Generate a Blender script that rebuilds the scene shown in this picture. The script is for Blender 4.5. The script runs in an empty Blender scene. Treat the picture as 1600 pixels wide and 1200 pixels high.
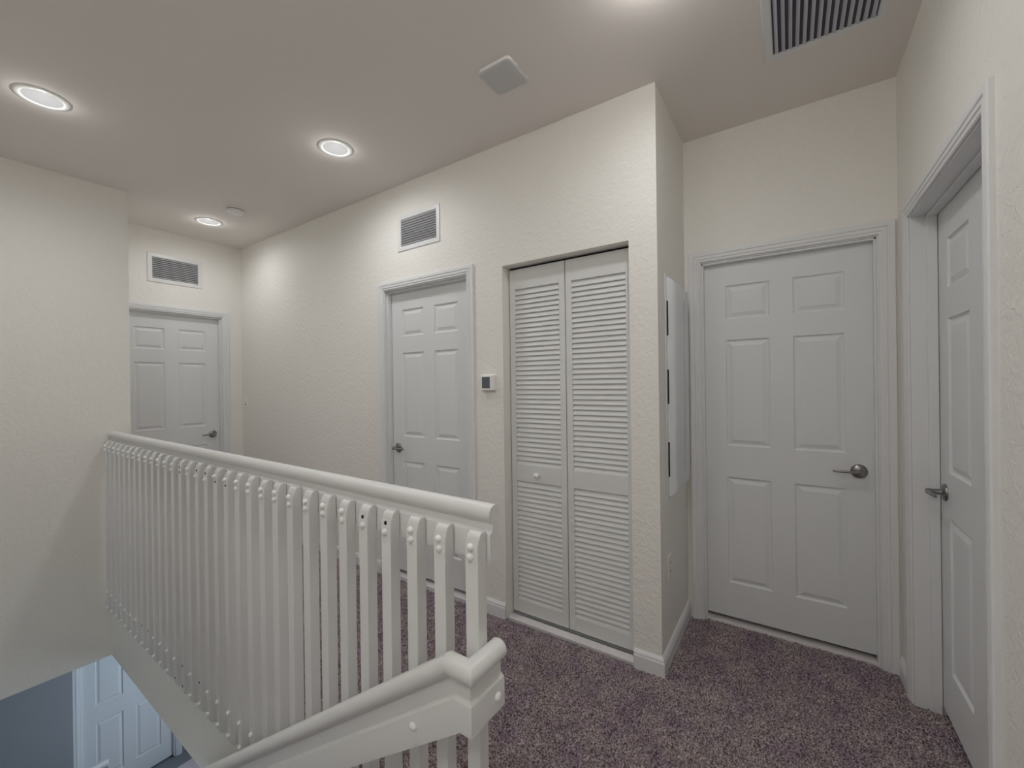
import bpy, math, random
import numpy as np
from mathutils import Vector, Matrix
random.seed(7)
PI = math.pi
scene = bpy.context.scene
C = scene.collection

# ------------------------------------------------------------ dimensions (metres)
H = 2.782            # upper ceiling
D_ = 0.608           # recessed door wall plane
WX = 0.9335          # right wall plane
L = 4.133            # far end wall
L2 = 3.4133          # wall beside the stairs
YF = -1.0407
XR, YR, TH = -0.0892, -1.2406, 0.0129   # balustrade near end and its turn
ZF = -0.4616         # underside of the upper floor
ZL = -2.9            # lower floor
T = 0.115            # wall thickness

# ------------------------------------------------------------ materials
def srgb(r, g, b):
    f = lambda c: (c/255/12.92) if c/255 <= .04045 else ((c/255+.055)/1.055)**2.4
    return (f(r), f(g), f(b), 1)
def material(name, col, rough=.5, metal=0.0, spec=.5, bump=None, var=None, emit=None, estr=0):
    m = bpy.data.materials.new(name); m.use_nodes = True
    nt = m.node_tree; b = nt.nodes['Principled BSDF']
    b.inputs['Base Color'].default_value = col
    b.inputs['Roughness'].default_value = rough
    b.inputs['Metallic'].default_value = metal
    b.inputs['Specular IOR Level'].default_value = spec
    if emit:
        b.inputs['Emission Color'].default_value = emit
        b.inputs['Emission Strength'].default_value = estr
    tc = nt.nodes.new('ShaderNodeTexCoord')
    if var:
        sc, amt = var
        n = nt.nodes.new('ShaderNodeTexNoise'); n.inputs['Scale'].default_value = sc
        n.inputs['Detail'].default_value = 4
        nt.links.new(tc.outputs['Object'], n.inputs['Vector'])
        mx = nt.nodes.new('ShaderNodeMix'); mx.data_type = 'RGBA'
        mx.inputs[6].default_value = tuple(c*(1-amt) for c in col[:3])+(1,)
        mx.inputs[7].default_value = tuple(min(1, c*(1+amt)) for c in col[:3])+(1,)
        nt.links.new(n.outputs['Fac'], mx.inputs[0])
        nt.links.new(mx.outputs[2], b.inputs['Base Color'])
    if bump:
        sc, dist, lo, hi, distort = bump
        n = nt.nodes.new('ShaderNodeTexNoise'); n.inputs['Scale'].default_value = sc
        n.inputs['Detail'].default_value = 3; n.inputs['Roughness'].default_value = .5
        n.inputs['Distortion'].default_value = distort
        nt.links.new(tc.outputs['Object'], n.inputs['Vector'])
        r = nt.nodes.new('ShaderNodeValToRGB')
        r.color_ramp.elements[0].position = lo; r.color_ramp.elements[1].position = hi
        nt.links.new(n.outputs['Fac'], r.inputs['Fac'])
        bp = nt.nodes.new('ShaderNodeBump'); bp.inputs['Strength'].default_value = 1.0
        bp.inputs['Distance'].default_value = dist
        nt.links.new(r.outputs['Color'], bp.inputs['Height'])
        nt.links.new(bp.outputs['Normal'], b.inputs['Normal'])
    return m
M = {}
M['wall'] = material('wall_paint', (.83, .812, .765, 1), .55, spec=.3, bump=(40, .0010, .42, .62, .7))
M['ceiling'] = material('ceiling_paint', (.80, .757, .722, 1), .8, spec=.1, bump=(30, .0002, .45, .65, .4))
M['trim'] = material('trim_paint', (.76, .765, .77, 1), .42, spec=.4)
M['door'] = material('door_paint', (.74, .75, .755, 1), .42, spec=.4, bump=(220, .0002, .3, .7, .2))
M['rail'] = material('railing_paint', (.74, .74, .735, 1), .35, spec=.45, bump=(60, .0003, .3, .7, .3))
M['bolt'] = material('bolt_cap_paint', (.90, .90, .88, 1), .3, spec=.5)
M['louvre'] = material('louvre_paint', (.72, .725, .715, 1), .45, spec=.4)
M['metal'] = material('grille_metal', (.74, .74, .74, 1), .35, spec=.5)
M['grille_slat'] = material('grille_slat_metal', (.52, .52, .59, 1), .4)
M['dark'] = material('dark_void', (.012, .012, .016, 1), .8)
M['duct'] = material('duct_interior', (.06, .06, .08, 1), .7)
M['nickel'] = material('satin_nickel', (.30, .29, .29, 1), .28, metal=1.0)
M['plastic'] = material('white_plastic', (.85, .85, .83, 1), .35)
M['grey_plastic'] = material('grey_plastic', (.57, .56, .55, 1), .5)
M['screen'] = material('grey_screen', (.11, .12, .15, 1), .15)
M['panelm'] = material('panel_enamel', (.72, .73, .75, 1), .3)
M['threshold'] = material('threshold_strip', (.74, .70, .70, 1), .5, var=(40, .12))
M['lens'] = material('lamp_diffuser', (.015, .015, .015, 1), .6, spec=.05, emit=(1, .99, .975, 1), estr=.60)
M['tile'] = material('lower_tile', (.66, .56, .57, 1), .4, var=(6, .1))
M['grout'] = material('tile_grout', (.22, .22, .24, 1), .8)
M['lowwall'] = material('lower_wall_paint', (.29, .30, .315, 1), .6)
M['glass'] = material('window_glass', (.9, .95, 1, 1), .05)
M['glass'].node_tree.nodes['Principled BSDF'].inputs['Transmission Weight'].default_value = 1.0
M['scuff'] = material('scuff_mark', (.20, .17, .16, 1), .7)

def carpet_material():
    m = bpy.data.materials.new('carpet_fibre'); m.use_nodes = True
    nt = m.node_tree; b = nt.nodes['Principled BSDF']
    b.inputs['Roughness'].default_value = .95
    b.inputs['Specular IOR Level'].default_value = .1
    tc = nt.nodes.new('ShaderNodeTexCoord')
    def noise(s, d=3):
        n = nt.nodes.new('ShaderNodeTexNoise'); n.inputs['Scale'].default_value = s
        n.inputs['Detail'].default_value = d
        nt.links.new(tc.outputs['Object'], n.inputs['Vector']); return n
    n1 = noise(160, 3); n2 = noise(7, 3)
    r = nt.nodes.new('ShaderNodeValToRGB')
    r.color_ramp.elements[0].position = .34; r.color_ramp.elements[1].position = .66
    r.color_ramp.elements[0].color = (.105, .076, .080, 1)
    r.color_ramp.elements[1].color = (.62, .535, .535, 1)
    e = r.color_ramp.elements.new(.5); e.color = (.36, .300, .304, 1)
    nt.links.new(n1.outputs['Fac'], r.inputs['Fac'])
    r2 = nt.nodes.new('ShaderNodeValToRGB')
    r2.color_ramp.elements[0].position = .35; r2.color_ramp.elements[1].position = .65
    r2.color_ramp.elements[0].color = (.76, .70, .82, 1)
    r2.color_ramp.elements[1].color = (1, 1, .97, 1)
    nt.links.new(n2.outputs['Fac'], r2.inputs['Fac'])
    mx = nt.nodes.new('ShaderNodeMix'); mx.data_type = 'RGBA'; mx.blend_type = 'MULTIPLY'
    mx.inputs[0].default_value = 1
    nt.links.new(r.outputs['Color'], mx.inputs[6]); nt.links.new(r2.outputs['Color'], mx.inputs[7])
    nt.links.new(mx.outputs[2], b.inputs['Base Color'])
    bp = nt.nodes.new('ShaderNodeBump'); bp.inputs['Distance'].default_value = .006
    nt.links.new(n1.outputs['Fac'], bp.inputs['Height'])
    nt.links.new(bp.outputs['Normal'], b.inputs['Normal'])
    return m
M['carpet'] = carpet_material()

# ------------------------------------------------------------ mesh helpers
class MB:
    def __init__(s): s.v = []; s.f = []; s.sm = []
    def add(s, vs, fs, smooth=False, mat=None):
        o = len(s.v)
        s.v += [tuple(mat @ Vector(p)) if mat is not None else tuple(p) for p in vs]
        s.f += [tuple(i+o for i in f) for f in fs]; s.sm += [smooth]*len(fs)
        return s
    def box(s, x0, x1, y0, y1, z0, z1, bev=0, mat=None):
        if bev <= 0:
            vs = [(x, y, z) for x in (x0, x1) for y in (y0, y1) for z in (z0, z1)]
            return s.add(vs, [(0,1,3,2),(4,6,7,5),(0,4,5,1),(2,3,7,6),(0,2,6,4),(1,5,7,3)], mat=mat)
        # chamfered box
        lo = (x0, y0, z0); hi = (x1, y1, z1); vs = []; idx = {}
        for ix in (0, 1):
            for iy in (0, 1):
                for iz in (0, 1):
                    c = [(lo, hi)[k][a] for a, k in enumerate((ix, iy, iz))]
                    sg = [1 if k == 0 else -1 for k in (ix, iy, iz)]
                    for ax in range(3):
                        p = [c[a]+(0 if a == ax else sg[a]*bev) for a in range(3)]
                        idx[(ix, iy, iz, ax)] = len(vs); vs.append(p)
        fs = []
        def q(ax, side):
            o = [a for a in range(3) if a != ax]; r = []
            for u, w in ((0,0),(1,0),(1,1),(0,1)):
                k = [0,0,0]; k[ax] = side; k[o[0]] = u; k[o[1]] = w
                r.append(idx[(k[0],k[1],k[2],ax)])
            return r
        for ax in range(3):
            for sd in (0, 1): fs.append(q(ax, sd))
        for ax in range(3):        # edges along ax
            o = [a for a in range(3) if a != ax]
            for u in (0,1):
                for w in (0,1):
                    k0=[0,0,0];k1=[0,0,0];k0[ax]=0;k1[ax]=1
                    for k in (k0,k1): k[o[0]]=u;k[o[1]]=w
                    fs.append((idx[(*k0,o[0])],idx[(*k1,o[0])],idx[(*k1,o[1])],idx[(*k0,o[1])]))
        for ix in (0,1):
            for iy in (0,1):
                for iz in (0,1): fs.append(tuple(idx[(ix,iy,iz,a)] for a in range(3)))
        return s.add(vs, fs, mat=mat)
    def lathe(s, prof, n=32, mat=None, smooth=True):
        """prof: (r, h) pairs, turned about local z"""
        vs = []; fs = []
        for r, h in prof:
            for k in range(n): a = 2*PI*k/n; vs.append((r*math.cos(a), r*math.sin(a), h))
        for i in range(len(prof)-1):
            for k in range(n):
                fs.append((i*n+k, i*n+(k+1) % n, (i+1)*n+(k+1) % n, (i+1)*n+k))
        fs.append(tuple(range(n))); fs.append(tuple((len(prof)-1)*n+k for k in range(n)))
        return s.add(vs, fs, smooth, mat)
    def sweep(s, path, sides, ups, prof, smooth=False, closed_prof=True, mat=None):
        """mitred sweep: prof (a,b) along side/up of each segment"""
        path = [Vector(p) for p in path]; n = len(path)-1
        ds = [(path[i+1]-path[i]).normalized() for i in range(n)]
        sides = [Vector(q).normalized() for q in sides]; ups = [Vector(q).normalized() for q in ups]
        vs = []
        for j in range(n+1):
            if j == 0: nrm = ds[0]; i = 0
            elif j == n: nrm = ds[-1]; i = n-1
            else: nrm = (ds[j-1]+ds[j]).normalized(); i = j-1
            for a, b in prof:
                o = a*sides[i]+b*ups[i]
                vs.append(path[j]+o-ds[i]*(o.dot(nrm)/ds[i].dot(nrm)))
        m = len(prof); fs = []
        for j in range(n):
            for k in range(m): fs.append((j*m+k, j*m+(k+1) % m, (j+1)*m+(k+1) % m, (j+1)*m+k))
        fs.append(tuple(range(m))); fs.append(tuple(n*m+k for k in range(m)))
        return s.add(vs, fs, smooth, mat)
    def build(s, name, mat, parent=None, autosmooth=None, bevel=None):
        me = bpy.data.meshes.new(name); me.from_pydata(s.v, [], s.f); me.update()
        import bmesh
        bm = bmesh.new(); bm.from_mesh(me); bmesh.ops.recalc_face_normals(bm, faces=bm.faces); bm.to_mesh(me); bm.free()
        me.polygons.foreach_set('use_smooth', s.sm)
        if autosmooth:
            me.polygons.foreach_set('use_smooth', [True]*len(me.polygons))
            me.set_sharp_from_angle(angle=math.radians(autosmooth))
        me.materials.append(mat)
        o = bpy.data.objects.new(name, me); C.objects.link(o)
        if parent: o.parent = parent
        if bevel:
            b = o.modifiers.new('edge', 'BEVEL'); b.width = bevel; b.segments = 2; b.limit_method = 'ANGLE'
        return o
def tag(o, label, cat, group=None, kind=None):
    o['label'] = label; o['category'] = cat
    if group: o['group'] = group
    if kind: o['kind'] = kind
    return o
def empty(name, loc, rz=0, rot=None):
    o = bpy.data.objects.new(name, None); C.objects.link(o); o.location = loc
    o.rotation_euler = rot if rot else (0, 0, rz); o.empty_display_size = .1
    return o
def copy_tree(o, parent=None):
    c = o.copy(); C.objects.link(c); c.parent = parent
    for ch in o.children: copy_tree(ch, c)
    return c

# ------------------------------------------------------------ walls
def wall(name, p0, p1, z0, z1, label, mat='wall', thick=T, holes=()):
    """p0->p1 is the room face; the body lies to the left of that direction"""
    p0 = Vector((*p0, 0)); p1 = Vector((*p1, 0)); u = (p1-p0); ln = u.length; u.normalize()
    n = Vector((-u.y, u.x, 0))
    us = sorted({0, ln, *[h[0] for h in holes], *[h[1] for h in holes]})
    zs = sorted({z0, z1, *[h[2] for h in holes], *[h[3] for h in holes]})
    solid = lambda i, j: (0 <= i < len(us)-1 and 0 <= j < len(zs)-1 and not any(
        h[0]-1e-6 <= us[i] and us[i+1] <= h[1]+1e-6 and h[2]-1e-6 <= zs[j] and zs[j+1] <= h[3]+1e-6 for h in holes))
    mb = MB(); vid = {}
    def V(a, b, t):
        k = (a, b, t)
        if k not in vid:
            p = p0+u*us[a]+n*(thick*t); vid[k] = len(mb.v); mb.v.append((p.x, p.y, zs[b]))
        return vid[k]
    def F(*q): mb.f.append(q); mb.sm.append(False)
    for i in range(len(us)-1):
        for j in range(len(zs)-1):
            if not solid(i, j): continue
            F(V(i,j,0),V(i+1,j,0),V(i+1,j+1,0),V(i,j+1,0)); F(V(i,j,1),V(i,j+1,1),V(i+1,j+1,1),V(i+1,j,1))
            if not solid(i-1,j): F(V(i,j,0),V(i,j+1,0),V(i,j+1,1),V(i,j,1))
            if not solid(i+1,j): F(V(i+1,j,0),V(i+1,j,1),V(i+1,j+1,1),V(i+1,j+1,0))
            if not solid(i,j-1): F(V(i,j,0),V(i,j,1),V(i+1,j,1),V(i+1,j,0))
            if not solid(i,j+1): F(V(i,j+1,0),V(i+1,j+1,0),V(i+1,j+1,1),V(i,j+1,1))
    o = mb.build(name, M[mat]); tag(o, label, 'wall', kind='structure'); return o

XC_A, XC_C, YC_D, YC_E = -1.542, .474, -.019, -.564
JH = .393                                  # half opening for a 0.762 slab
OT = 2.064
cl0, cl1, clt = -.8854, -.1344, 2.0685     # closet opening
wall('wall_long', (-L-T, 0), (0, 0), 0, H, 'long cream wall with the closet and a recessed door, vent above', holes=[
    (XC_A-JH+L+T, XC_A+JH+L+T, 0, OT), (cl0+L+T, cl1+L+T, 0, clt)])
wall('wall_return', (0, T), (0, D_), 0, H, 'short cream return wall carrying the electrical panel', thick=T)
wall('wall_recess', (0, D_), (WX+T, D_), 0, H, 'cream wall over the door in the recess', holes=[(XC_C-JH, XC_C+JH, 0, OT)])
wall('wall_right', (WX, D_), (WX, -3.3), 0, H, 'textured cream wall at the right edge with a deep-set door', thick=.15, holes=[
    (D_-YC_D-.4185, D_-YC_D+.4185, 0, OT)])
wall('wall_far', (-L, YF), (-L, 0), 0, H, 'cream far end wall with a vent over its door', holes=[
    (YC_E-JH-YF, YC_E+JH-YF, 0, OT)])
# the wall beside the stairwell: a face toward +X and a return toward +Y
mb = MB(); mb.box(-L-T, -L2, -2.4, YF, ZF, H)
tag(mb.build('wall_left', M['wall']), 'blank cream wall at left that the railing runs into', 'wall', kind='structure')
wall('wall_stair', (WX, -2.3), (-5.6, -2.3), ZL, H, 'cream wall along the stairs behind the viewpoint', thick=.1, mat='wall') if False else None
# stairwell side wall (behind the camera's left) and landing walls
wall('wall_stairside', (-.15, -2.3), (-L2, -2.3), ZL, H, 'cream side wall of the stairs', thick=.1)
wall('wall_back', (WX+.15, -3.3), (-.25, -3.3), 0, H, 'cream wall at the back of the landing', thick=.1)
wall('wall_landing', (-.15, -3.3), (-.15, -2.4), 0, H, 'short cream wall beside the landing', thick=.1)
# ceilings
mb = MB(); mb.box(-L-T, WX+.15, -3.4, D_+T, H, H+.12)
# (grille and lamps are surface mounted)
tag(mb.build('ceiling', M['ceiling']), 'plain matte ceiling over the upper hall', 'ceiling', kind='structure')

# ------------------------------------------------------------ upper floor: slab, curb and fascia
e = Vector((math.cos(TH), -math.sin(TH), 0)); nrm = Vector((-math.sin(TH), -math.cos(TH), 0))   # along rail (near), toward stairs
O = Vector((XR, YR, 0))
def RL(x, y, z=0): p = O+e*x-nrm*y; return (p.x, p.y, z)     # local: x near+, y toward hall
xe = -(L2+XR)/math.cos(TH)+0.0
a = RL(-3.33, .06); b = RL(0, .06)
poly = [(-L, a[1]), (b[0]-.0, b[1]), (b[0], -2.3), (-.15, -3.3), (WX+.0, -3.3), (WX, D_), (0, D_), (0, 0), (-L, 0)]
def prism(poly, z0, z1, name, mat):
    n = len(poly); mb = MB()
    vs = [(x, y, z0) for x, y in poly]+[(x, y, z1) for x, y in poly]
    fs = [tuple(range(n)), tuple(n+i for i in range(n))]+[(i, (i+1) % n, n+(i+1) % n, n+i) for i in range(n)]
    mb.add(vs, fs); return mb.build(name, mat)
fl = prism(poly, ZF, -.012, 'floor', M['wall'])
mb = MB(); mb.box(WX, WX+.15, YC_D-.41, YC_D+.41, -.1, -.012); tag(mb.build('trim_4', M['trim']), 'floor inside the right-hand doorway', 'threshold', kind='structure')
tag(fl, 'upper floor slab with cream underside', 'floor', kind='structure')
mb = MB()      # fascia board facing the stairwell
p = [RL(-3.335, .04), RL(0, .04), RL(0, .06), RL(-3.335, .06)]
mb.add([(q[0], q[1], z) for z in (ZF, .035) for q in p], [(0,1,2,3),(4,5,6,7),(0,1,5,4),(1,2,6,5),(2,3,7,6),(3,0,4,7)])
tag(mb.build('trim_1', M['wall']), 'cream fascia of the floor edge below the railing', 'fascia', kind='structure')

# carpet: displaced pile
def carpet():
    rng = np.random.default_rng(3)
    V = []; F = []
    def patch(x0, x1, y0, y1, st, amp, test=None):
        nx = int((x1-x0)/st)+1; ny = int((y1-y0)/st)+1
        xs = np.linspace(x0, x1, nx+1); ys = np.linspace(y0, y1, ny+1)
        X, Y = np.meshgrid(xs, ys, indexing='ij')
        Z = rng.normal(0, amp, X.shape)
        Z += .0025*np.sin(X*9+np.sin(Y*7)*1.5)*np.sin(Y*11+X*3)
        jx = rng.normal(0, st*.25, X.shape); jy = rng.normal(0, st*.25, X.shape)
        jx[0] = jx[-1] = 0; jx[:, 0] = jx[:, -1] = 0; jy[:] = np.where(jx == 0, 0, jy)
        base = len(V)
        V.extend(zip((X+jx).ravel().tolist(), (Y+jy).ravel().tolist(), (Z+.002).ravel().tolist()))
        for i in range(nx):
            for j in range(ny):
                if test and not test(xs[i], ys[j]): continue
                k = base+i*(ny+1)+j
                F.append((k, k+ny+1, k+ny+2, k+1))
    patch(-2.1, -.089, -1.18, -.004, .0070, .0042)
    patch(-.089, WX-.002, -1.5, D_+.02, .0064, .0042, lambda x, y: not (x < .0 and y > -.004))
    patch(WX-.002, WX+.12, YC_D-.405, YC_D+.405, .0064, .0042)
    patch(-L, -L2, YF, -.004, .02, .003)
    patch(-L2, -2.1, -1.15, -.004, .02, .003)
    patch(-.089, WX-.002, -3.3, -1.5, .02, .003)
    me = bpy.data.meshes.new('carpet'); me.from_pydata(V, [], F); me.update()
    me.materials.append(M['carpet'])
    o = bpy.data.objects.new('carpet', me); C.objects.link(o)
    tag(o, 'brown-mauve shaggy carpet pile over the upper hall floor', 'carpet', kind='stuff')
carpet()

# ------------------------------------------------------------ doors
def casing_prof(cw):
    k = cw/.057
    return [(0,0),(0,.006),(.003*k,.0085),(.012*k,.0095),(.016*k,.013),(.026*k,.0135),(.030*k,.0105),(.034*k,.0145),
            (.050*k,.0165),(.055*k,.0150),(.057*k,.0115),(.057*k,0)]
def slab_mesh(W, z0, z1, y0, inner, edge):
    """six panel moulded face at y0 facing -y"""
    mb = MB(); h = W/2; th = .035
    xs = [-h, -(h-edge), -inner, inner, h-edge, h]
    zs = [z0, z0+.193, z0+.793, z0+.970, z0+1.570, z0+1.687, z0+1.878, z1]
    for i in range(5):
        for j in range(7):
            xa, xb, za, zb = xs[i], xs[i+1], zs[j], zs[j+1]
            if i in (1, 3) and j in (1, 3, 5):
                rings = [(0, 0), (.004, .006), (.010, .0085), (.015, .0080), (.034, .0015), (.037, .0012)]
                prev = None
                for ins, dep in rings:
                    r = [(xa+ins, y0+dep, za+ins), (xb-ins, y0+dep, za+ins), (xb-ins, y0+dep, zb-ins), (xa+ins, y0+dep, zb-ins)]
                    if prev: 
                        for k in range(4): mb.add([prev[k], prev[(k+1) % 4], r[(k+1) % 4], r[k]], [(0,1,2,3)])
                    prev = r
                mb.add(prev, [(0,1,2,3)])
            else:
                mb.add([(xa,y0,za),(xb,y0,za),(xb,y0,zb),(xa,y0,zb)], [(0,1,2,3)])
    y1 = y0+th
    mb.add([(-h,y1,z0),(h,y1,z0),(h,y1,z1),(-h,y1,z1)], [(0,3,2,1)])
    for q in (((-h,y0,z0),(-h,y1,z0),(-h,y1,z1),(-h,y0,z1)), ((h,y0,z0),(h,y0,z1),(h,y1,z1),(h,y1,z0)),
              ((-h,y0,z0),(h,y0,z0),(h,y1,z0),(-h,y1,z0)), ((-h,y0,z1),(-h,y1,z1),(h,y1,z1),(h,y0,z1))):
        mb.add(q, [(0,1,2,3)])
    # weld
    import bmesh
    me = bpy.data.meshes.new('slab'); me.from_pydata(mb.v, [], mb.f)
    bm = bmesh.new(); bm.from_mesh(me); bmesh.ops.remove_doubles(bm, verts=bm.verts, dist=1e-5)
    bmesh.ops.recalc_face_normals(bm, faces=bm.faces); bm.to_mesh(me); bm.free()
    me.materials.append(M['door']); return me
def lever(parent, x, z, y, sgn):
    """rose on the slab face y, lever pointing sgn along x"""
    r = MB(); rot = Matrix.Translation((x, y, z)) @ Matrix.Rotation(PI/2, 4, 'X')
    r.lathe([(0.0001,0),(.034,0),(.034,.003),(.032,.007),(.024,.011),(.012,.013),(.0105,.040),(.0115,.042),(.0115,.055),(.009,.058),(.0001,.058)], 36, rot)
    h = r.build('door_handle', M['nickel'], parent, autosmooth=40)
    h['label'] = 'satin nickel lever handle'
    b = MB(); n = 16; vs = []; fs = []
    ring = 10
    for i in range(n+1):
        t = i/n; cx = sgn*(-.006+.112*t); cy = -.050-.004*math.sin(PI*t)
        w = .0085*(1-.25*t); hh = .0062+(.0032)*max(0, 1-t*4)
        if i == 0 or i == n: w *= .6; hh *= .6
        for k in range(ring):
            a_ = 2*PI*k/ring
            vs.append((x+cx, y+cy+w*math.cos(a_), z+hh*math.sin(a_)+.001))
    for i in range(n):
        for k in range(ring): fs.append((i*ring+k, i*ring+(k+1) % ring, (i+1)*ring+(k+1) % ring, (i+1)*ring+k))
    fs.append(tuple(range(ring))); fs.append(tuple(n*ring+k for k in range(ring)))
    b.add(vs, fs); b.build('lever', M['nickel'], h, autosmooth=50)
def door(name, label, loc, rz, W=.762, recess=.055, cw=.057, hside=1, z0=.042, floor=0.0, depth=T, handle=True, mirror_top=False):
    root = empty(name, loc, rz); tag(root, label, 'door', kind='structure')
    h = W/2; ji = h+.003; ci = ji+.006; zt = z0+2.010; jt = zt+.004
    me = slab_mesh(W, z0, zt, recess, .052 if W < .8 else .058, .116)
    s = bpy.data.objects.new('door_slab', me); C.objects.link(s); s.parent = root
    # jamb: U liner
    j = MB()
    for sg in (-1, 1):
        xa, xb = sorted((sg*ji, sg*(ji+.0085)))
        j.box(xa, xb, .0005, depth-.001, floor, jt)
    j.box(-ji-.0085, ji+.0085, .0005, depth-.001, jt, jt+.008)
    j.build('door_jamb', M['trim'], root)
    st = MB(); sy0, sy1 = max(.004, recess-.034), recess-.002      # stop in front of the slab
    st.box(-ji, -ji+.011, sy0, sy1, floor, jt, .002); st.box(ji-.011, ji, sy0, sy1, floor, jt, .002)
    st.box(-ji, ji, sy0, sy1, jt-.011, jt, .002)
    st.build('door_stop', M['trim'], root)
    c = MB(); z2 = jt+.006
    c.sweep([(-ci, 0, floor), (-ci, 0, z2), (ci, 0, z2), (ci, 0, floor)], [(-1,0,0),(0,0,1),(1,0,0)], [(0,-1,0)]*3, casing_prof(cw))
    c.build('door_casing', M['trim'], root, autosmooth=25)
    if handle: lever(s, hside*(h-.066), z0+.885, recess, -hside)
    return root
door('door_1', 'white six-panel door in the recess, its lever at right', (XC_C, D_, 0), 0, recess=.040, cw=.060, hside=1)
door('door_2', 'white six-panel door set deep in the right wall, seen at a sharp angle', (WX, YC_D, 0), -PI/2, W=.813, recess=.085, cw=.057, hside=-1, depth=.15)
door('door_3', 'white six-panel door in the long wall beside the thermostat, lever at left', (XC_A, 0, 0), 0, recess=.055, cw=.055, hside=-1)
door('door_4', 'white six-panel door on the far end wall under the vent', (-L, YC_E, 0), PI/2, recess=.045, cw=.056, hside=1)
# closing backs so that nothing shows behind the door gaps
mb = MB(); mb.box(-2.1, -.0-.001-T, .7, .72, 0, H)
# closet interior
mb = MB()
mb.box(cl0-.1, cl1+.02, .55, .57, 0, clt+.3); mb.box(cl0-.12, cl0-.1, T, .57, 0, clt+.3)
mb.box(cl0-.12, cl1+.02, T, .57, clt+.3, clt+.32); mb.box(cl0-.12, cl1+.02, T, .57, -.02, -.001)
tag(mb.build('wall_closet', M['wall']), 'inside of the closet behind the louvred doors', 'closet interior', kind='structure')

# --- louvred bifold closet door
root = empty('door_5', ((cl0+cl1)/2, 0, 0)); tag(root, 'white louvred bifold closet door with a round knob', 'closet door', kind='structure')
tr = MB(); hw = (cl1-cl0)/2
tr.box(-hw+.001, hw-.001, .082, .100, clt-.014, clt-.001); tr.build('top_track', M['dark'], root)
th_ = MB(); th_.box(-hw+.002, hw-.002, .012, .066, -.010, .010, .002); th_.build('threshold', M['threshold'], root)
def leaf(x0, x1, fold, knob):
    e_ = empty('closet_leaf', (0, 0, 0)); 
    C.objects.unlink(e_); bpy.data.objects.remove(e_)
    mb = MB(); yf = .069; t = .028; z0, z1 = .028, 2.055; sw = .036
    mb.box(x0, x0+sw, yf, yf+t, z0, z1, .0015); mb.box(x1-sw, x1, yf, yf+t, z0, z1, .0015)
    mb.box(x0+sw, x1-sw, yf+.001, yf+t, z0, .100, 0); mb.box(x0+sw, x1-sw, yf+.001, yf+t, .806, .900, 0)
    mb.box(x0+sw, x1-sw, yf+.001, yf+t, 1.938, z1, 0)
    o = mb.build('closet_leaf', M['louvre'], root)
    sl = MB()
    def slats(za, zb, n):
        p = (zb-za)/n
        for k in range(n):
            zc = za+p*(k+.5); dz = p*.60
            # slat leaning: bottom edge toward the room
            y_lo, y_hi = yf+.0025, yf+.0175
            q = [(y_lo, zc-dz), (y_lo+.005, zc-dz-.001), (y_hi+.003, zc+dz-.001), (y_hi-.001, zc+dz+.002), (y_lo+.001, zc-dz+.006)]
            vs = [(x, y, z) for x in (x0+sw-.003, x1-sw+.003) for y, z in q]
            m = len(q)
            sl.add(vs, [tuple(range(m)), tuple(m+i for i in range(m))]+[(i, (i+1) % m, m+(i+1) % m, m+i) for i in range(m)])
    slats(.103, .803, 25); slats(.903, 1.935, 37)
    sl.build('louvre_slats', M['louvre'], o)
    if knob:
        k = MB(); k.lathe([(.0001,0),(.008,0),(.007,.010),(.012,.014),(.0165,.021),(.0165,.026),(.012,.032),(.0001,.034)], 28,
                Matrix.Translation(((x0+x1)/2+.0, yf, .853)) @ Matrix.Rotation(PI/2, 4, 'X'))
        k.build('knob', M['bolt'], o, autosmooth=60)
    return o
leaf(-hw+.006, -.006, 0, True)
leaf(-.001, hw-.005, 0, False)

# threshold strips below the doors (tack strip at the carpet edge)
for nm, x0, x1, y0, y1, lab in (('trim_2', XC_C-.381, XC_C+.381, D_+.018, D_+T, 'pale strip on the floor under the recess door'),
                          ('trim_3', XC_A-.381, XC_A+.381, .02, T, 'pale strip on the floor under the long-wall door')):
    mb = MB(); mb.box(x0, x1, y0, y1, -.02, .014, .002); tag(mb.build(nm, M['threshold']), lab, 'threshold', kind='structure')
for nm, b4 in (('wall_behind_recess_door', (XC_C-.45, XC_C+.45, D_+T+.001, D_+T+.02)), ('wall_behind_long_door', (XC_A-.45, XC_A+.45, T+.001, T+.02))):
    pass

# ------------------------------------------------------------ baseboards
BB = [(0,0),(.0145,0),(.0145,.066),(.0115,.071),(.0125,.075),(.0105,.083),(.006,.088),(.004,.092),(0,.092)]
def baseboard(name, path, sides, label):
    mb = MB(); path = [(x, y, .0) for x, y in path]
    mb.sweep(path, [(*q, 0) for q in sides], [(0,0,1)]*len(sides), BB)
    tag(mb.build(name, M['trim'], autosmooth=25), label, 'baseboard', kind='structure')
baseboard('baseboard_corner', [(cl1+.003, 0), (0, 0), (0, D_-.001)], [(0,-1), (1,0)], 'white baseboard wrapping the corner right of the closet')
baseboard('baseboard_middle', [(XC_A+.446, 0), (cl0-.0, 0)], [(0,-1)], 'short white baseboard left of the closet')
baseboard('baseboard_left', [(-L, 0), (XC_A-.446, 0)], [(0,-1)], 'white baseboard on the long wall seen between the balusters')
baseboard('baseboard_right', [(WX, D_-.001), (WX, .456)], [(-1,0)], 'tiny white baseboard piece in the right corner')
baseboard('baseboard_near', [(WX, -.495), (WX, -3.3)], [(-1,0)], 'white baseboard on the near right wall')

# ------------------------------------------------------------ balustrade
rt = empty('stair_railing', (XR, YR, 0), -TH)
tag(rt, 'white painted guard railing with square balusters beside the stairwell', 'railing')
def arc(cx, cy, r, a0, a1, n): return [(cx+r*math.cos(math.radians(a0+(a1-a0)*i/n)), cy+r*math.sin(math.radians(a0+(a1-a0)*i/n))) for i in range(n+1)]
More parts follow.
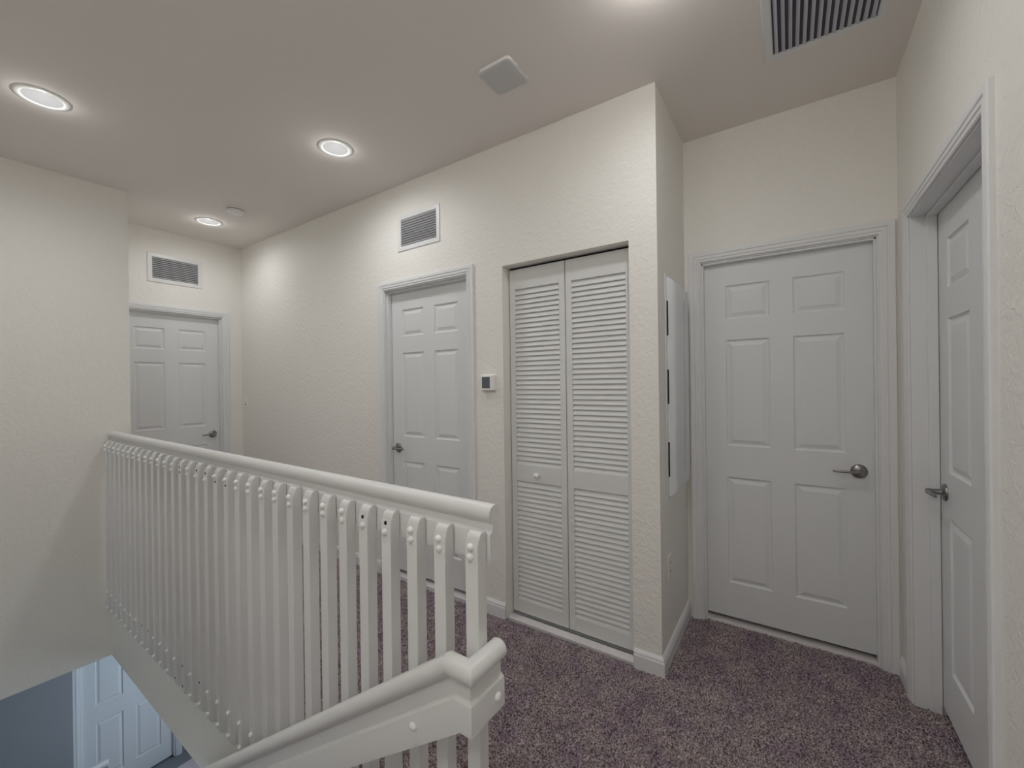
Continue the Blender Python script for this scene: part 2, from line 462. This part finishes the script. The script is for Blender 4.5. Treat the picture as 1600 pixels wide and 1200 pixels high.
# cross section in (y, z): front (-y) is the stair side; ledge at z=1.025
def rail_prof(t):      # t = board thickness, 0 is the back, height 0 = top of cap
    r = .0215; cx = -t/2+.006
    p = []
    p += [(-t, -.135), (-t, -.072), (-t+.006, -.062), (-t+.011, -.060), (-t+.011, -.044)]
    p += arc(cx, -.0215, r, 225, -45, 18)[0:]
    p += [(-.003, -.044), (0, -.050), (0, -.135)]
    return p
prof = [(.0, -.133), (.0, -.070), (.0015, -.0665), (.0105, -.062), (.0125, -.046)]
r = .0235
prof += [(.021+r*1.0*math.cos(math.radians(a_)), -.0225+.0225*math.sin(math.radians(a_))) for a_ in range(232, -53, -15)]
prof += [(.031, -.046), (.036, -.058), (.036, -.133)]
mb = MB()
mb.sweep([(-3.325, .036, 1.088), (-.001, .036, 1.088)], [(0,1,0)], [(0,0,1)], prof)
hr = mb.build('handrail', M['rail'], rt, autosmooth=32)
hr['label'] = 'long top rail with rounded cap'
# baluster (origin at its top front)
BW, BD, BT, BB_ = .0385, .0335, 1.030, -.115
def baluster_mesh():
    side = [(.0, BB_+.02), (.0, BT-.030)]
    for i in range(1, 9):
        a_ = PI/2*i/8; side.append((.003+(BD-.003)*(1-math.cos(a_))*.62+(BD*.38-.003)*i/8*0, BT-.030+.030*math.sin(a_)))
    side.append((BD, BT)); side.append((BD, BB_))
    for i in range(1, 6):
        a_ = PI/2*i/6; side.append((BD-BD*math.sin(a_), BB_+.020*(1-math.cos(a_))))
    n = len(side); mb = MB()
    vs = [(-BW/2, y, z) for y, z in side]+[(BW/2, y, z) for y, z in side]
    mb.add(vs, [tuple(range(n)), tuple(n+i for i in range(n))]+[(i, (i+1) % n, n+(i+1) % n, n+i) for i in range(n)])
    return mb
bal0 = baluster_mesh().build('baluster', M['rail'], rt, autosmooth=30)
bv = bal0.modifiers.new('edge', 'BEVEL'); bv.width = .0014; bv.segments = 1; bv.limit_method = 'ANGLE'
bal0.location = (-.03, 0, 0)
def bolt_mb(z, x=0, y0=0):
    mb = MB(); mb.lathe([(.0001,-.001),(.0088,-.001),(.0088,.003),(.0078,.0062),(.0048,.0088),(.0001,.0095)], 16,
       Matrix.Translation((x, y0, z)) @ Matrix.Rotation(PI/2, 4, 'X')); return mb
bolt0 = bolt_mb(0).build('bolt', M['bolt'], bal0, autosmooth=60)
hm = MB(); hm.lathe([(.0001,-.002),(.0055,-.002),(.0055,.0005),(.0001,.0004)], 14, Matrix.Rotation(PI/2, 4, 'X'))
hole0 = hm.build('bolt_hole', M['dark'], bal0); hole0['label'] = 'empty dark bolt hole'
zrows = (.998, .9735, .026, -.072)
holes = {3: [0], 4: [0], 18: [0, 1, 2, 3], 16: [0, 2], 15: [0], 14: [1], 13: [1], 23: [2], 24: [2], 19: [3]}
used_b = used_h = False; pitch = .1026; far = MB(); nb = 0
for n in range(32):
    if n == 0: bl = bal0
    else:
        bl = bal0.copy(); C.objects.link(bl); bl.parent = rt; bl.location = (-.03-n*pitch+random.uniform(-.0015, .0015), 0, random.uniform(-.002, .002))
    for i, z in enumerate(zrows):
        zz = z+random.uniform(-.0015, .0015); xx = random.uniform(-.002, .002)
        if i in holes.get(n, []):
            o = hole0 if not used_h else hole0.copy()
            if used_h: C.objects.link(o)
            used_h = True; o.parent = bl; o.location = (xx, 0, zz)
        elif nb < 98:
            o = bolt0 if not used_b else bolt0.copy()
            if used_b: C.objects.link(o)
            used_b = True; nb += 1; o.parent = bl; o.location = (xx, 0, zz)
        else:
            m2 = bolt_mb(zz, bl.location.x+xx, 0); far.add(m2.v, m2.f, True)
fb = far.build('far_bolt', M['bolt'], rt, autosmooth=60); fb['kind'] = 'stuff'

# ------------------------------------------------------------ stair handrail that wraps the end of the railing
sr = empty('stair_handrail', (XR, YR, 0), -TH); tag(sr, 'white sloping stair handrail wrapping round the end of the railing', 'handrail')
# local frame of the railing; board outer faces: y=-OFF, x=XO
OFF, XO, zc = .072, .026, .782
sl = .70; run = 3.0
path = [(-.055-run, -OFF, zc-.010-sl*run), (-.055, -OFF, zc-.010), (XO, -OFF, zc-.010), (XO, .050, zc-.010)]
d0 = Vector((1, 0, sl)).normalized(); up0 = Vector((-d0.z, 0, d0.x))
pr2 = []
SS = .030    # board thickness
pr2 += [(.0, -.152), (.0, -.090), (.0015, -.086), (.0100, -.080), (.0110, -.048)]
r = .0240
pr2 += [(.016+r*math.cos(math.radians(a_)), -.0235+.0235*math.sin(math.radians(a_))) for a_ in range(240, -61, -15)]
pr2 += [(.024, -.048), (SS, -.058), (SS, -.152)]
mb = MB()
mb.sweep(path, [(0,1,0), (0,1,0), (-1,0,0)], [up0, (0,0,1), (0,0,1)], pr2)
mb.build('rail', M['rail'], sr, autosmooth=32)
for bx_, bz_ in ((-.140, zc-.162-.7*.00), ):
    pass
def rb(x, y, z, rx, s=1.15):
    m = MB(); m.lathe([(.0001,-.001),(.0085*s,-.001),(.0085*s,.002),(.0075*s,.0045),(.0045*s,.0068),(.0001,.0075)], 18,
       Matrix.Translation((x, y, z)) @ rx); return m
rb(-.157, -OFF, .567, Matrix.Rotation(PI/2, 4, 'X')).build('bolt', M['bolt'], sr, autosmooth=60)
rb(XO, .022, .655, Matrix.Rotation(PI/2, 4, 'Y')).build('bolt', M['bolt'], sr, autosmooth=60)
for n in range(2, 30, 4):     # standoff blocks between rail and balusters
    x = -.03-n*pitch; z = zc-sl*(-.03-x)-.125
    m = MB(); m.box(x-.012, x+.012, -OFF+SS-.001, .0, z-.012, z+.012, .002); m.build('spacer', M['rail'], sr)

# ------------------------------------------------------------ stairs (below the frame) and the lower storey
mb = MB(); nst = 14; rise = -ZL/nst; tread = .285
for k in range(nst-1):
    x1 = -.089-k*tread; z1 = -(k+1)*rise
    if x1 - tread < -4.3: break
    mb.box(x1-tread-.02, x1, -2.3, YR-.02, z1-rise-.02, z1-.003)
tag(mb.build('floor_stairs', M['carpet']), 'carpeted stairs going down under the left wall', 'stairs', kind='structure')
mb = MB(); mb.box(-.109, -.089, -2.3, YR, -.3, -.012); tag(mb.build('trim_5', M['carpet']), 'carpeted top riser of the stairs', 'riser', kind='structure')

XG = -5.47
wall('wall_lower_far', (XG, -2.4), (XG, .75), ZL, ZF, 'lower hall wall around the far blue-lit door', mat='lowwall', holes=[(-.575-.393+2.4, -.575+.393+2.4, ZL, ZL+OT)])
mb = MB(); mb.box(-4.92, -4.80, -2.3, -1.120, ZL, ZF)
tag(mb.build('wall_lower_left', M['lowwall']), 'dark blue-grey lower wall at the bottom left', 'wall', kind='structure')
mb = MB(); mb.box(XG-.1, -L-T-.002, YR+.06, .75, ZF, ZF+.02); mb.box(-L-T-.002, WX+.15, D_+T, .75, ZF, ZF+.02); mb.box(XG-.1, -L-T-.002, -2.4, YR+.06, ZF, ZF+.02)
tag(mb.build('ceiling_lower', M['wall']), 'underside of the upper floor over the lower hall', 'ceiling', kind='structure')
mb = MB(); mb.box(XG-.1, WX+.15, -2.4, .85, ZL-.1, ZL-.004)
tag(mb.build('floor_lower', M['grout']), 'grouted slab of the lower hall', 'floor', kind='structure')
mb = MB(); ts = .33
for i in range(-20, 8):
    for j in range(-10, 6):
        x = i*ts; y = j*ts+.10
        if x < XG or x > 0.9 or y < -2.3 or y > .7: continue
        mb.box(x+.003, x+ts-.003, y+.003, y+ts-.003, ZL-.004, ZL, .001)
tag(mb.build('floor_tiles', M['tile']), 'square pinkish floor tiles of the lower hall', 'floor tiles', kind='structure')
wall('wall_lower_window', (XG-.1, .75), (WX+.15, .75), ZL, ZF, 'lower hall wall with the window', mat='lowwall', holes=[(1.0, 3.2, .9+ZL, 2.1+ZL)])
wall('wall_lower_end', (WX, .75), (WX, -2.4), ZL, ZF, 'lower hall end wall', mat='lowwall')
door('door_6', 'blue-lit six-panel door of the lower hall seen down the stairwell', (XG, -.575, ZL), PI/2, recess=.03, hside=1, z0=.02, handle=False)
# lower hall window, out of view, added to bring in cool daylight
wx0 = XG-.1+1.0
wr = empty('window_1', (wx0+1.1, .75, ZL+.9)); tag(wr, 'lower hall window letting daylight in', 'window', kind='structure')
mb = MB()
for a0, a1, b0, b1 in ((-1.1,-1.05,0,1.2),(1.05,1.1,0,1.2),(-1.05,1.05,0,.05),(-1.05,1.05,1.15,1.2),(-.02,.02,.05,1.15)):
    mb.box(a0, a1, .02, .07, b0, b1)
mb.build('window_frame', M['trim'], wr)
# lower guard rail stub
st_ = empty('lower_handrail', (-4.55, -1.25, ZL)); tag(st_, 'pale handrail end at the foot of the stairs, bottom left', 'handrail')
mb = MB(); zz = 1.005
pf = [(.030*math.cos(math.radians(a_)), -.020+.020*math.sin(math.radians(a_))) for a_ in range(230, -51, -20)]+[(.018, -.05), (-.018, -.05)]
mb.sweep([(0, -.80, zz), (0, .30, zz)], [(1,0,0)], [(0,0,1)], pf)
mb.build('rail_cap', M['rail'], st_, autosmooth=40)
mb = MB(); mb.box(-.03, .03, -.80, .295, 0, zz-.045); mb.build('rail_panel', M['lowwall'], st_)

# ------------------------------------------------------------ wall vents
def grille(name, label, loc, rot, w, h, fw, n, vertical, group=None, mat='metal', ang=38, slat='metal', dark='duct', sd=.007):
    root = empty(name, loc, rot=rot); tag(root, label, 'air vent', group)
    f = MB(); hw, hh = w/2, h/2
    P = [(0,0),(0,.004),(.003,.0065),(fw-.006,.0075),(fw-.002,.005),(fw,.002),(fw,0)]
    f.sweep([(-hw,0,-hh),(-hw,0,hh),(hw,0,hh),(hw,0,-hh),(-hw,0,-hh)], [(1,0,0),(0,0,-1),(-1,0,0),(0,0,1)], [(0,-1,0)]*4, P)
    # rebuild with closed corners: four mitred rails
    f = MB()
    cs = [(-hw,-hh),(-hw,hh),(hw,hh),(hw,-hh)]
    vs = []
    for (cx, cz) in cs:
        for a_, b_ in P: vs.append((cx-math.copysign(a_, cx), -b_, cz-math.copysign(a_, cz)))
    m = len(P); fs = []
    for j in range(4):
        for k in range(m): fs.append((j*m+k, j*m+(k+1) % m, ((j+1) % 4)*m+(k+1) % m, ((j+1) % 4)*m+k))
    f.add(vs, fs); f.build('vent_frame', M[mat], root, autosmooth=25)
    b = MB(); b.box(-hw+fw-.004, hw-fw+.004, -.0012, -.0002, -hh+fw-.004, hh-fw+.004); b.build('vent_backing', M[dark], root)
    s = MB(); iw, ih = hw-fw, hh-fw
    span = 2*(iw if vertical else ih)
    for k in range(n):
        c = -span/2+span*(k+.5)/n
        R_ = Matrix.Rotation(math.radians(ang), 4, 'Z' if vertical else 'X')
        if vertical: s.box(-.0006, .0006, -sd/2, sd/2, -ih, ih, mat=Matrix.Translation((c, -.0045, 0)) @ R_)
        else: s.box(-iw, iw, -sd/2, sd/2, -.0006, .0006, mat=Matrix.Translation((0, -.0045, c)) @ R_)
    s.build('vent_slats', M[slat], root)
    return root
grille('wall_vent', 'white louvred vent high on the long wall above the door', (-1.5715, 0, 2.4365), (0,0,0), .401, .248, .033, 11, False, ang=-42, sd=.0085)
grille('wall_vent', 'white louvred vent on the far end wall above the door', (-L, -.5385, 2.444), (0,0,PI/2), .41, .255, .036, 11, False, ang=-42, sd=.0085)
grille('ceiling_vent', 'large white return vent with dark slots in the ceiling at top right', (.6335, -.128, H), (PI/2, 0, 0), .404, .572, .033, 14, True, ang=56, slat='grille_slat', dark='duct', sd=.0150)

# ------------------------------------------------------------ recessed lamps
def lamp(x, y, label):
    root = empty('recessed_light', (x, y, H)); tag(root, label, 'ceiling light', 'recessed ceiling lights')
    m = MB(); m.lathe([(.070,-.003),(.072,-.005),(.078,-.0065),(.092,-.005),(.0965,-.002),(.0965,0),(.070,0)], 48)
    m.f = m.f[:-2]; m.sm = m.sm[:-2]
    n = 48; k = 6
    for i in range(n): m.f.append((i, (i+1) % n, k*n+(i+1) % n, k*n+i)); m.sm.append(False)
    m.build('trim_ring', M['plastic'], root, autosmooth=40)
    d = MB(); d.lathe([(.0001,-.0045),(.035,-.0042),(.0705,-.003),(.0705,-.001),(.0001,-.001)], 40); d.build('diffuser', M['lens'], root, autosmooth=40)
    return root
LIGHTS = [(-2.46, -1.578, 'round recessed light at the upper left over the stairwell', 1.0),
          (-1.703, -.525, 'round recessed light in mid ceiling above the railing', .97),
          (-3.555, -.487, 'small round recessed light near the smoke alarm', .66),
          (.15, -.60, 'round recessed light nearest the closet corner', .78),
          (-.45, -1.75, 'round recessed light over the top of the stairs', .3),
          (.40, -2.75, 'round recessed light behind the viewpoint', 1.35)]  # last lamp is out of view, added as fill light
POW = 1.9; LK = 1.26; GLOW = .40
for x, y, lab, k in LIGHTS:
    lamp(x, y, lab)
    for i in range(8):
        r_ = .0 if i == 0 else .052
        a_ = 2*PI*i/7
        ld = bpy.data.lights.new('led', 'SPOT'); ld.energy = POW*k*LK; ld.shadow_soft_size = 0; ld.color = (.965, .98, 1)
        ld.spot_size = PI; ld.spot_blend = 1.0
        lo = bpy.data.objects.new('led', ld); C.objects.link(lo); lo.location = (x+r_*math.cos(a_), y+r_*math.sin(a_), H-.012)
    ld = bpy.data.lights.new('led', 'POINT'); ld.energy = GLOW if x < -1 else (2.2 if y > -1 else 4.2); ld.shadow_soft_size = 0; ld.color = (1, .985, .96)  # added point light: ceiling halo at visible lamps, extra fill at off-screen ones
    lo = bpy.data.objects.new('led', ld); C.objects.link(lo); lo.location = (x, y, H-.05)
# area lamp as cool daylight, placed outside the added lower hall window
ld = bpy.data.lights.new('daylight', 'AREA'); ld.shape = 'RECTANGLE'; ld.size = 2.0; ld.size_y = 1.1; ld.energy = 44; ld.color = (.66, .83, 1)
lo = bpy.data.objects.new('daylight', ld); C.objects.link(lo); lo.location = (wx0+1.1, .86, ZL+1.5); lo.rotation_euler = (-PI/2, 0, 0)

# ------------------------------------------------------------ smoke alarm, square sensor
sm = empty('smoke_alarm', (-3.105, -.475, H)); tag(sm, 'small round white smoke alarm on the ceiling by the far light', 'smoke alarm')
m = MB(); m.lathe([(.0001,0),(.060,0),(.062,-.006),(.062,-.010)], 40); m.build('alarm_base', M['plastic'], sm, autosmooth=40)
m = MB(); m.lathe([(.056,-.010),(.056,-.017)], 40); m.build('alarm_vent', M['duct'], sm)
m = MB(); m.lathe([(.0001,-.016),(.060,-.016),(.061,-.020),(.056,-.031),(.044,-.037),(.0001,-.039)], 40); m.build('alarm_cover', M['plastic'], sm, autosmooth=40)

sq = empty('ceiling_sensor', (-.554, -.442, H)); tag(sq, 'square white box with rounded corners and a vented edge on the ceiling', 'ceiling device')
def rsq(h, r, z, n=8):
    out = []
    for cx, cy, a0 in ((h-r, h-r, 0), (-h+r, h-r, 90), (-h+r, -h+r, 180), (h-r, -h+r, 270)):
        for i in range(n+1):
            a_ = math.radians(a0+90*i/n); out.append((cx+r*math.cos(a_), cy+r*math.sin(a_), z))
    return out
def loft(rings):
    mb = MB(); m = len(rings[0]); vs = [p for r_ in rings for p in r_]; fs = []
    for j in range(len(rings)-1):
        for k in range(m): fs.append((j*m+k, j*m+(k+1) % m, (j+1)*m+(k+1) % m, (j+1)*m+k))
    fs.append(tuple(range(m))); fs.append(tuple((len(rings)-1)*m+k for k in range(m)))
    return mb.add(vs, fs)
loft([rsq(.082,.018,-.0), rsq(.084,.020,-.006), rsq(.084,.020,-.0145)]).build('housing', M['plastic'], sq, autosmooth=35)
loft([rsq(.0845,.020,-.0140), rsq(.083,.020,-.0190), rsq(.078,.018,-.0215)]).build('cover', M['grey_plastic'], sq, autosmooth=35)
m = MB()
for i in range(20):
    y = -.058+i*.006; m.box(.0838, .0846, y, y+.0022, -.0115, -.009)
for i in range(12):
    y = -.015+i*.006; m.box(.0838, .0846, y, y+.0022, -.0070, -.0045)
m.build('side_vents', M['duct'], sq)

# ------------------------------------------------------------ thermostat, switch, outlet
t_ = empty('thermostat', (-.985, 0.0005, 1.388)); tag(t_, 'small white thermostat with a grey screen beside the closet', 'thermostat')
m = MB(); m.box(-.052, .052, -.006, -.0005, -.050, .050, .003); m.build('back_plate', M['plastic'], t_)
m = MB(); m.box(-.048, .048, -.030, -.0055, -.046, .046, .004); m.build('body', M['plastic'], t_)
m = MB(); m.box(-.036, .022, -.0312, -.0298, -.033, .034, 0); m.build('screen', M['screen'], t_)

sw = empty('light_switch', (-4.05, 0, 1.232)); tag(sw, 'white light switch plate near the far corner', 'light switch')
m = MB(); m.box(-.036, .036, -.006, -.0005, -.058, .058, .003); m.build('switch_plate', M['plastic'], sw)
m = MB(); m.box(-.008, .008, -.010, -.0055, .006, .036, .002); m.build('rocker', M['plastic'], sw)
m = MB(); m.box(-.007, .007, -.0075, -.0055, -.036, -.020, 0); m.build('dimmer_slot', M['duct'], sw)

ot = empty('wall_outlet', (0, .150, .462), PI/2); tag(ot, 'white outlet plate low on the return wall', 'outlet')
m = MB(); m.box(-.036, .036, -.006, -.0005, -.058, .058, .003); m.build('outlet_plate', M['wall'], ot)
m = MB()
for z in (-.02, .02):
    m = MB(); m.box(-.016, .016, -.0075, -.0055, z-.013, z+.013, .001); sk = m.build('socket', M['wall'], ot)
    for x in (-.006, .006):
        m = MB(); m.box(x-.001, x+.001, -.0080, -.0070, z-.005, z+.005); m.build('slot', M['duct'], sk)

# ------------------------------------------------------------ electrical panel on the return wall (local x=+Y world, -y = +X world)
ep = empty('electrical_panel', (0, .330, 1.355), PI/2); tag(ep, 'white metal electrical panel cover on the return wall by the recess door', 'electrical panel')
# profile across width (x, out)
def panel_loft(hw, hh, steps, name, mat):
    rings = []
    for ins, out in steps:
        rings.append([(-hw+ins, -out, -hh+ins), (hw-ins, -out, -hh+ins), (hw-ins, -out, hh-ins), (-hw+ins, -out, hh-ins)])
    mb = MB(); vs = [p for r_ in rings for p in r_]; fs = []
    for j in range(len(rings)-1):
        for k in range(4): fs.append((j*4+k, j*4+(k+1) % 4, (j+1)*4+(k+1) % 4, (j+1)*4+k))
    fs.append((0,1,2,3)); fs.append(tuple((len(rings)-1)*4+k for k in range(4)))
    mb.add(vs, fs); return mb.build(name, mat, ep, autosmooth=25)
panel_loft(.200, .560, [(0, .0005), (.001, .004), (.008, .006), (.020, .006)], 'flange', M['panelm'])
panel_loft(.183, .545, [(0, .004), (.002, .012), (.010, .026), (.022, .036), (.038, .042), (.060, .045)], 'panel_door', M['panelm'])
m = MB()
for z in (.34, -.0, -.36):
    m = MB(); m.box(-.1870, -.1842, -.0125, -.005, z-.085, z+.085); m.build('hinge_slot', M['dark'], ep)
m = MB(); m.box(.002, .012, -.0468, -.0445, -.45, .45, .001)
m.build('vent_strip', M['panelm'], ep)
m = MB()
for i in range(75):
    z = -.444+i*.012
    m.box(.004, .010, -.0474, -.0466, z-.0032, z+.0032)
m.build('vent_holes', M['dark'], ep)

# ------------------------------------------------------------ small scuffs on the return wall
# ------------------------------------------------------------ camera and view
cam = bpy.data.cameras.new('camera'); co = bpy.data.objects.new('camera', cam); C.objects.link(co); scene.camera = co
yaw, pitch_, roll, fpx = .5887, .0015, -.0131, 649.6
f = Vector((-math.sin(yaw)*math.cos(pitch_), math.cos(yaw)*math.cos(pitch_), -math.sin(pitch_)))
r0 = Vector((math.cos(yaw), math.sin(yaw), 0)); u0 = r0.cross(f)
rr = math.cos(roll)*r0+math.sin(roll)*u0; uu = -math.sin(roll)*r0+math.cos(roll)*u0
mw = Matrix((( rr.x, uu.x, -f.x, .5087), (rr.y, uu.y, -f.y, -1.9977), (rr.z, uu.z, -f.z, 1.3818), (0,0,0,1)))
co.matrix_world = mw
cam.sensor_fit = 'HORIZONTAL'; cam.sensor_width = 36; cam.lens = fpx/1600*36; cam.clip_start = .02; cam.clip_end = 60

w = bpy.data.worlds.new('world'); scene.world = w; w.use_nodes = True
w.node_tree.nodes['Background'].inputs['Color'].default_value = (.6, .75, 1, 1)
w.node_tree.nodes['Background'].inputs['Strength'].default_value = 0.0
scene.view_settings.view_transform = 'Standard'; scene.view_settings.look = 'None'
scene.view_settings.exposure = 0.0; scene.view_settings.gamma = 1; scene.view_settings.use_curve_mapping = False
scene.cycles.max_bounces = 12; scene.cycles.diffuse_bounces = 8; scene.cycles.use_denoising = True
scene.cycles.sample_clamp_indirect = 6
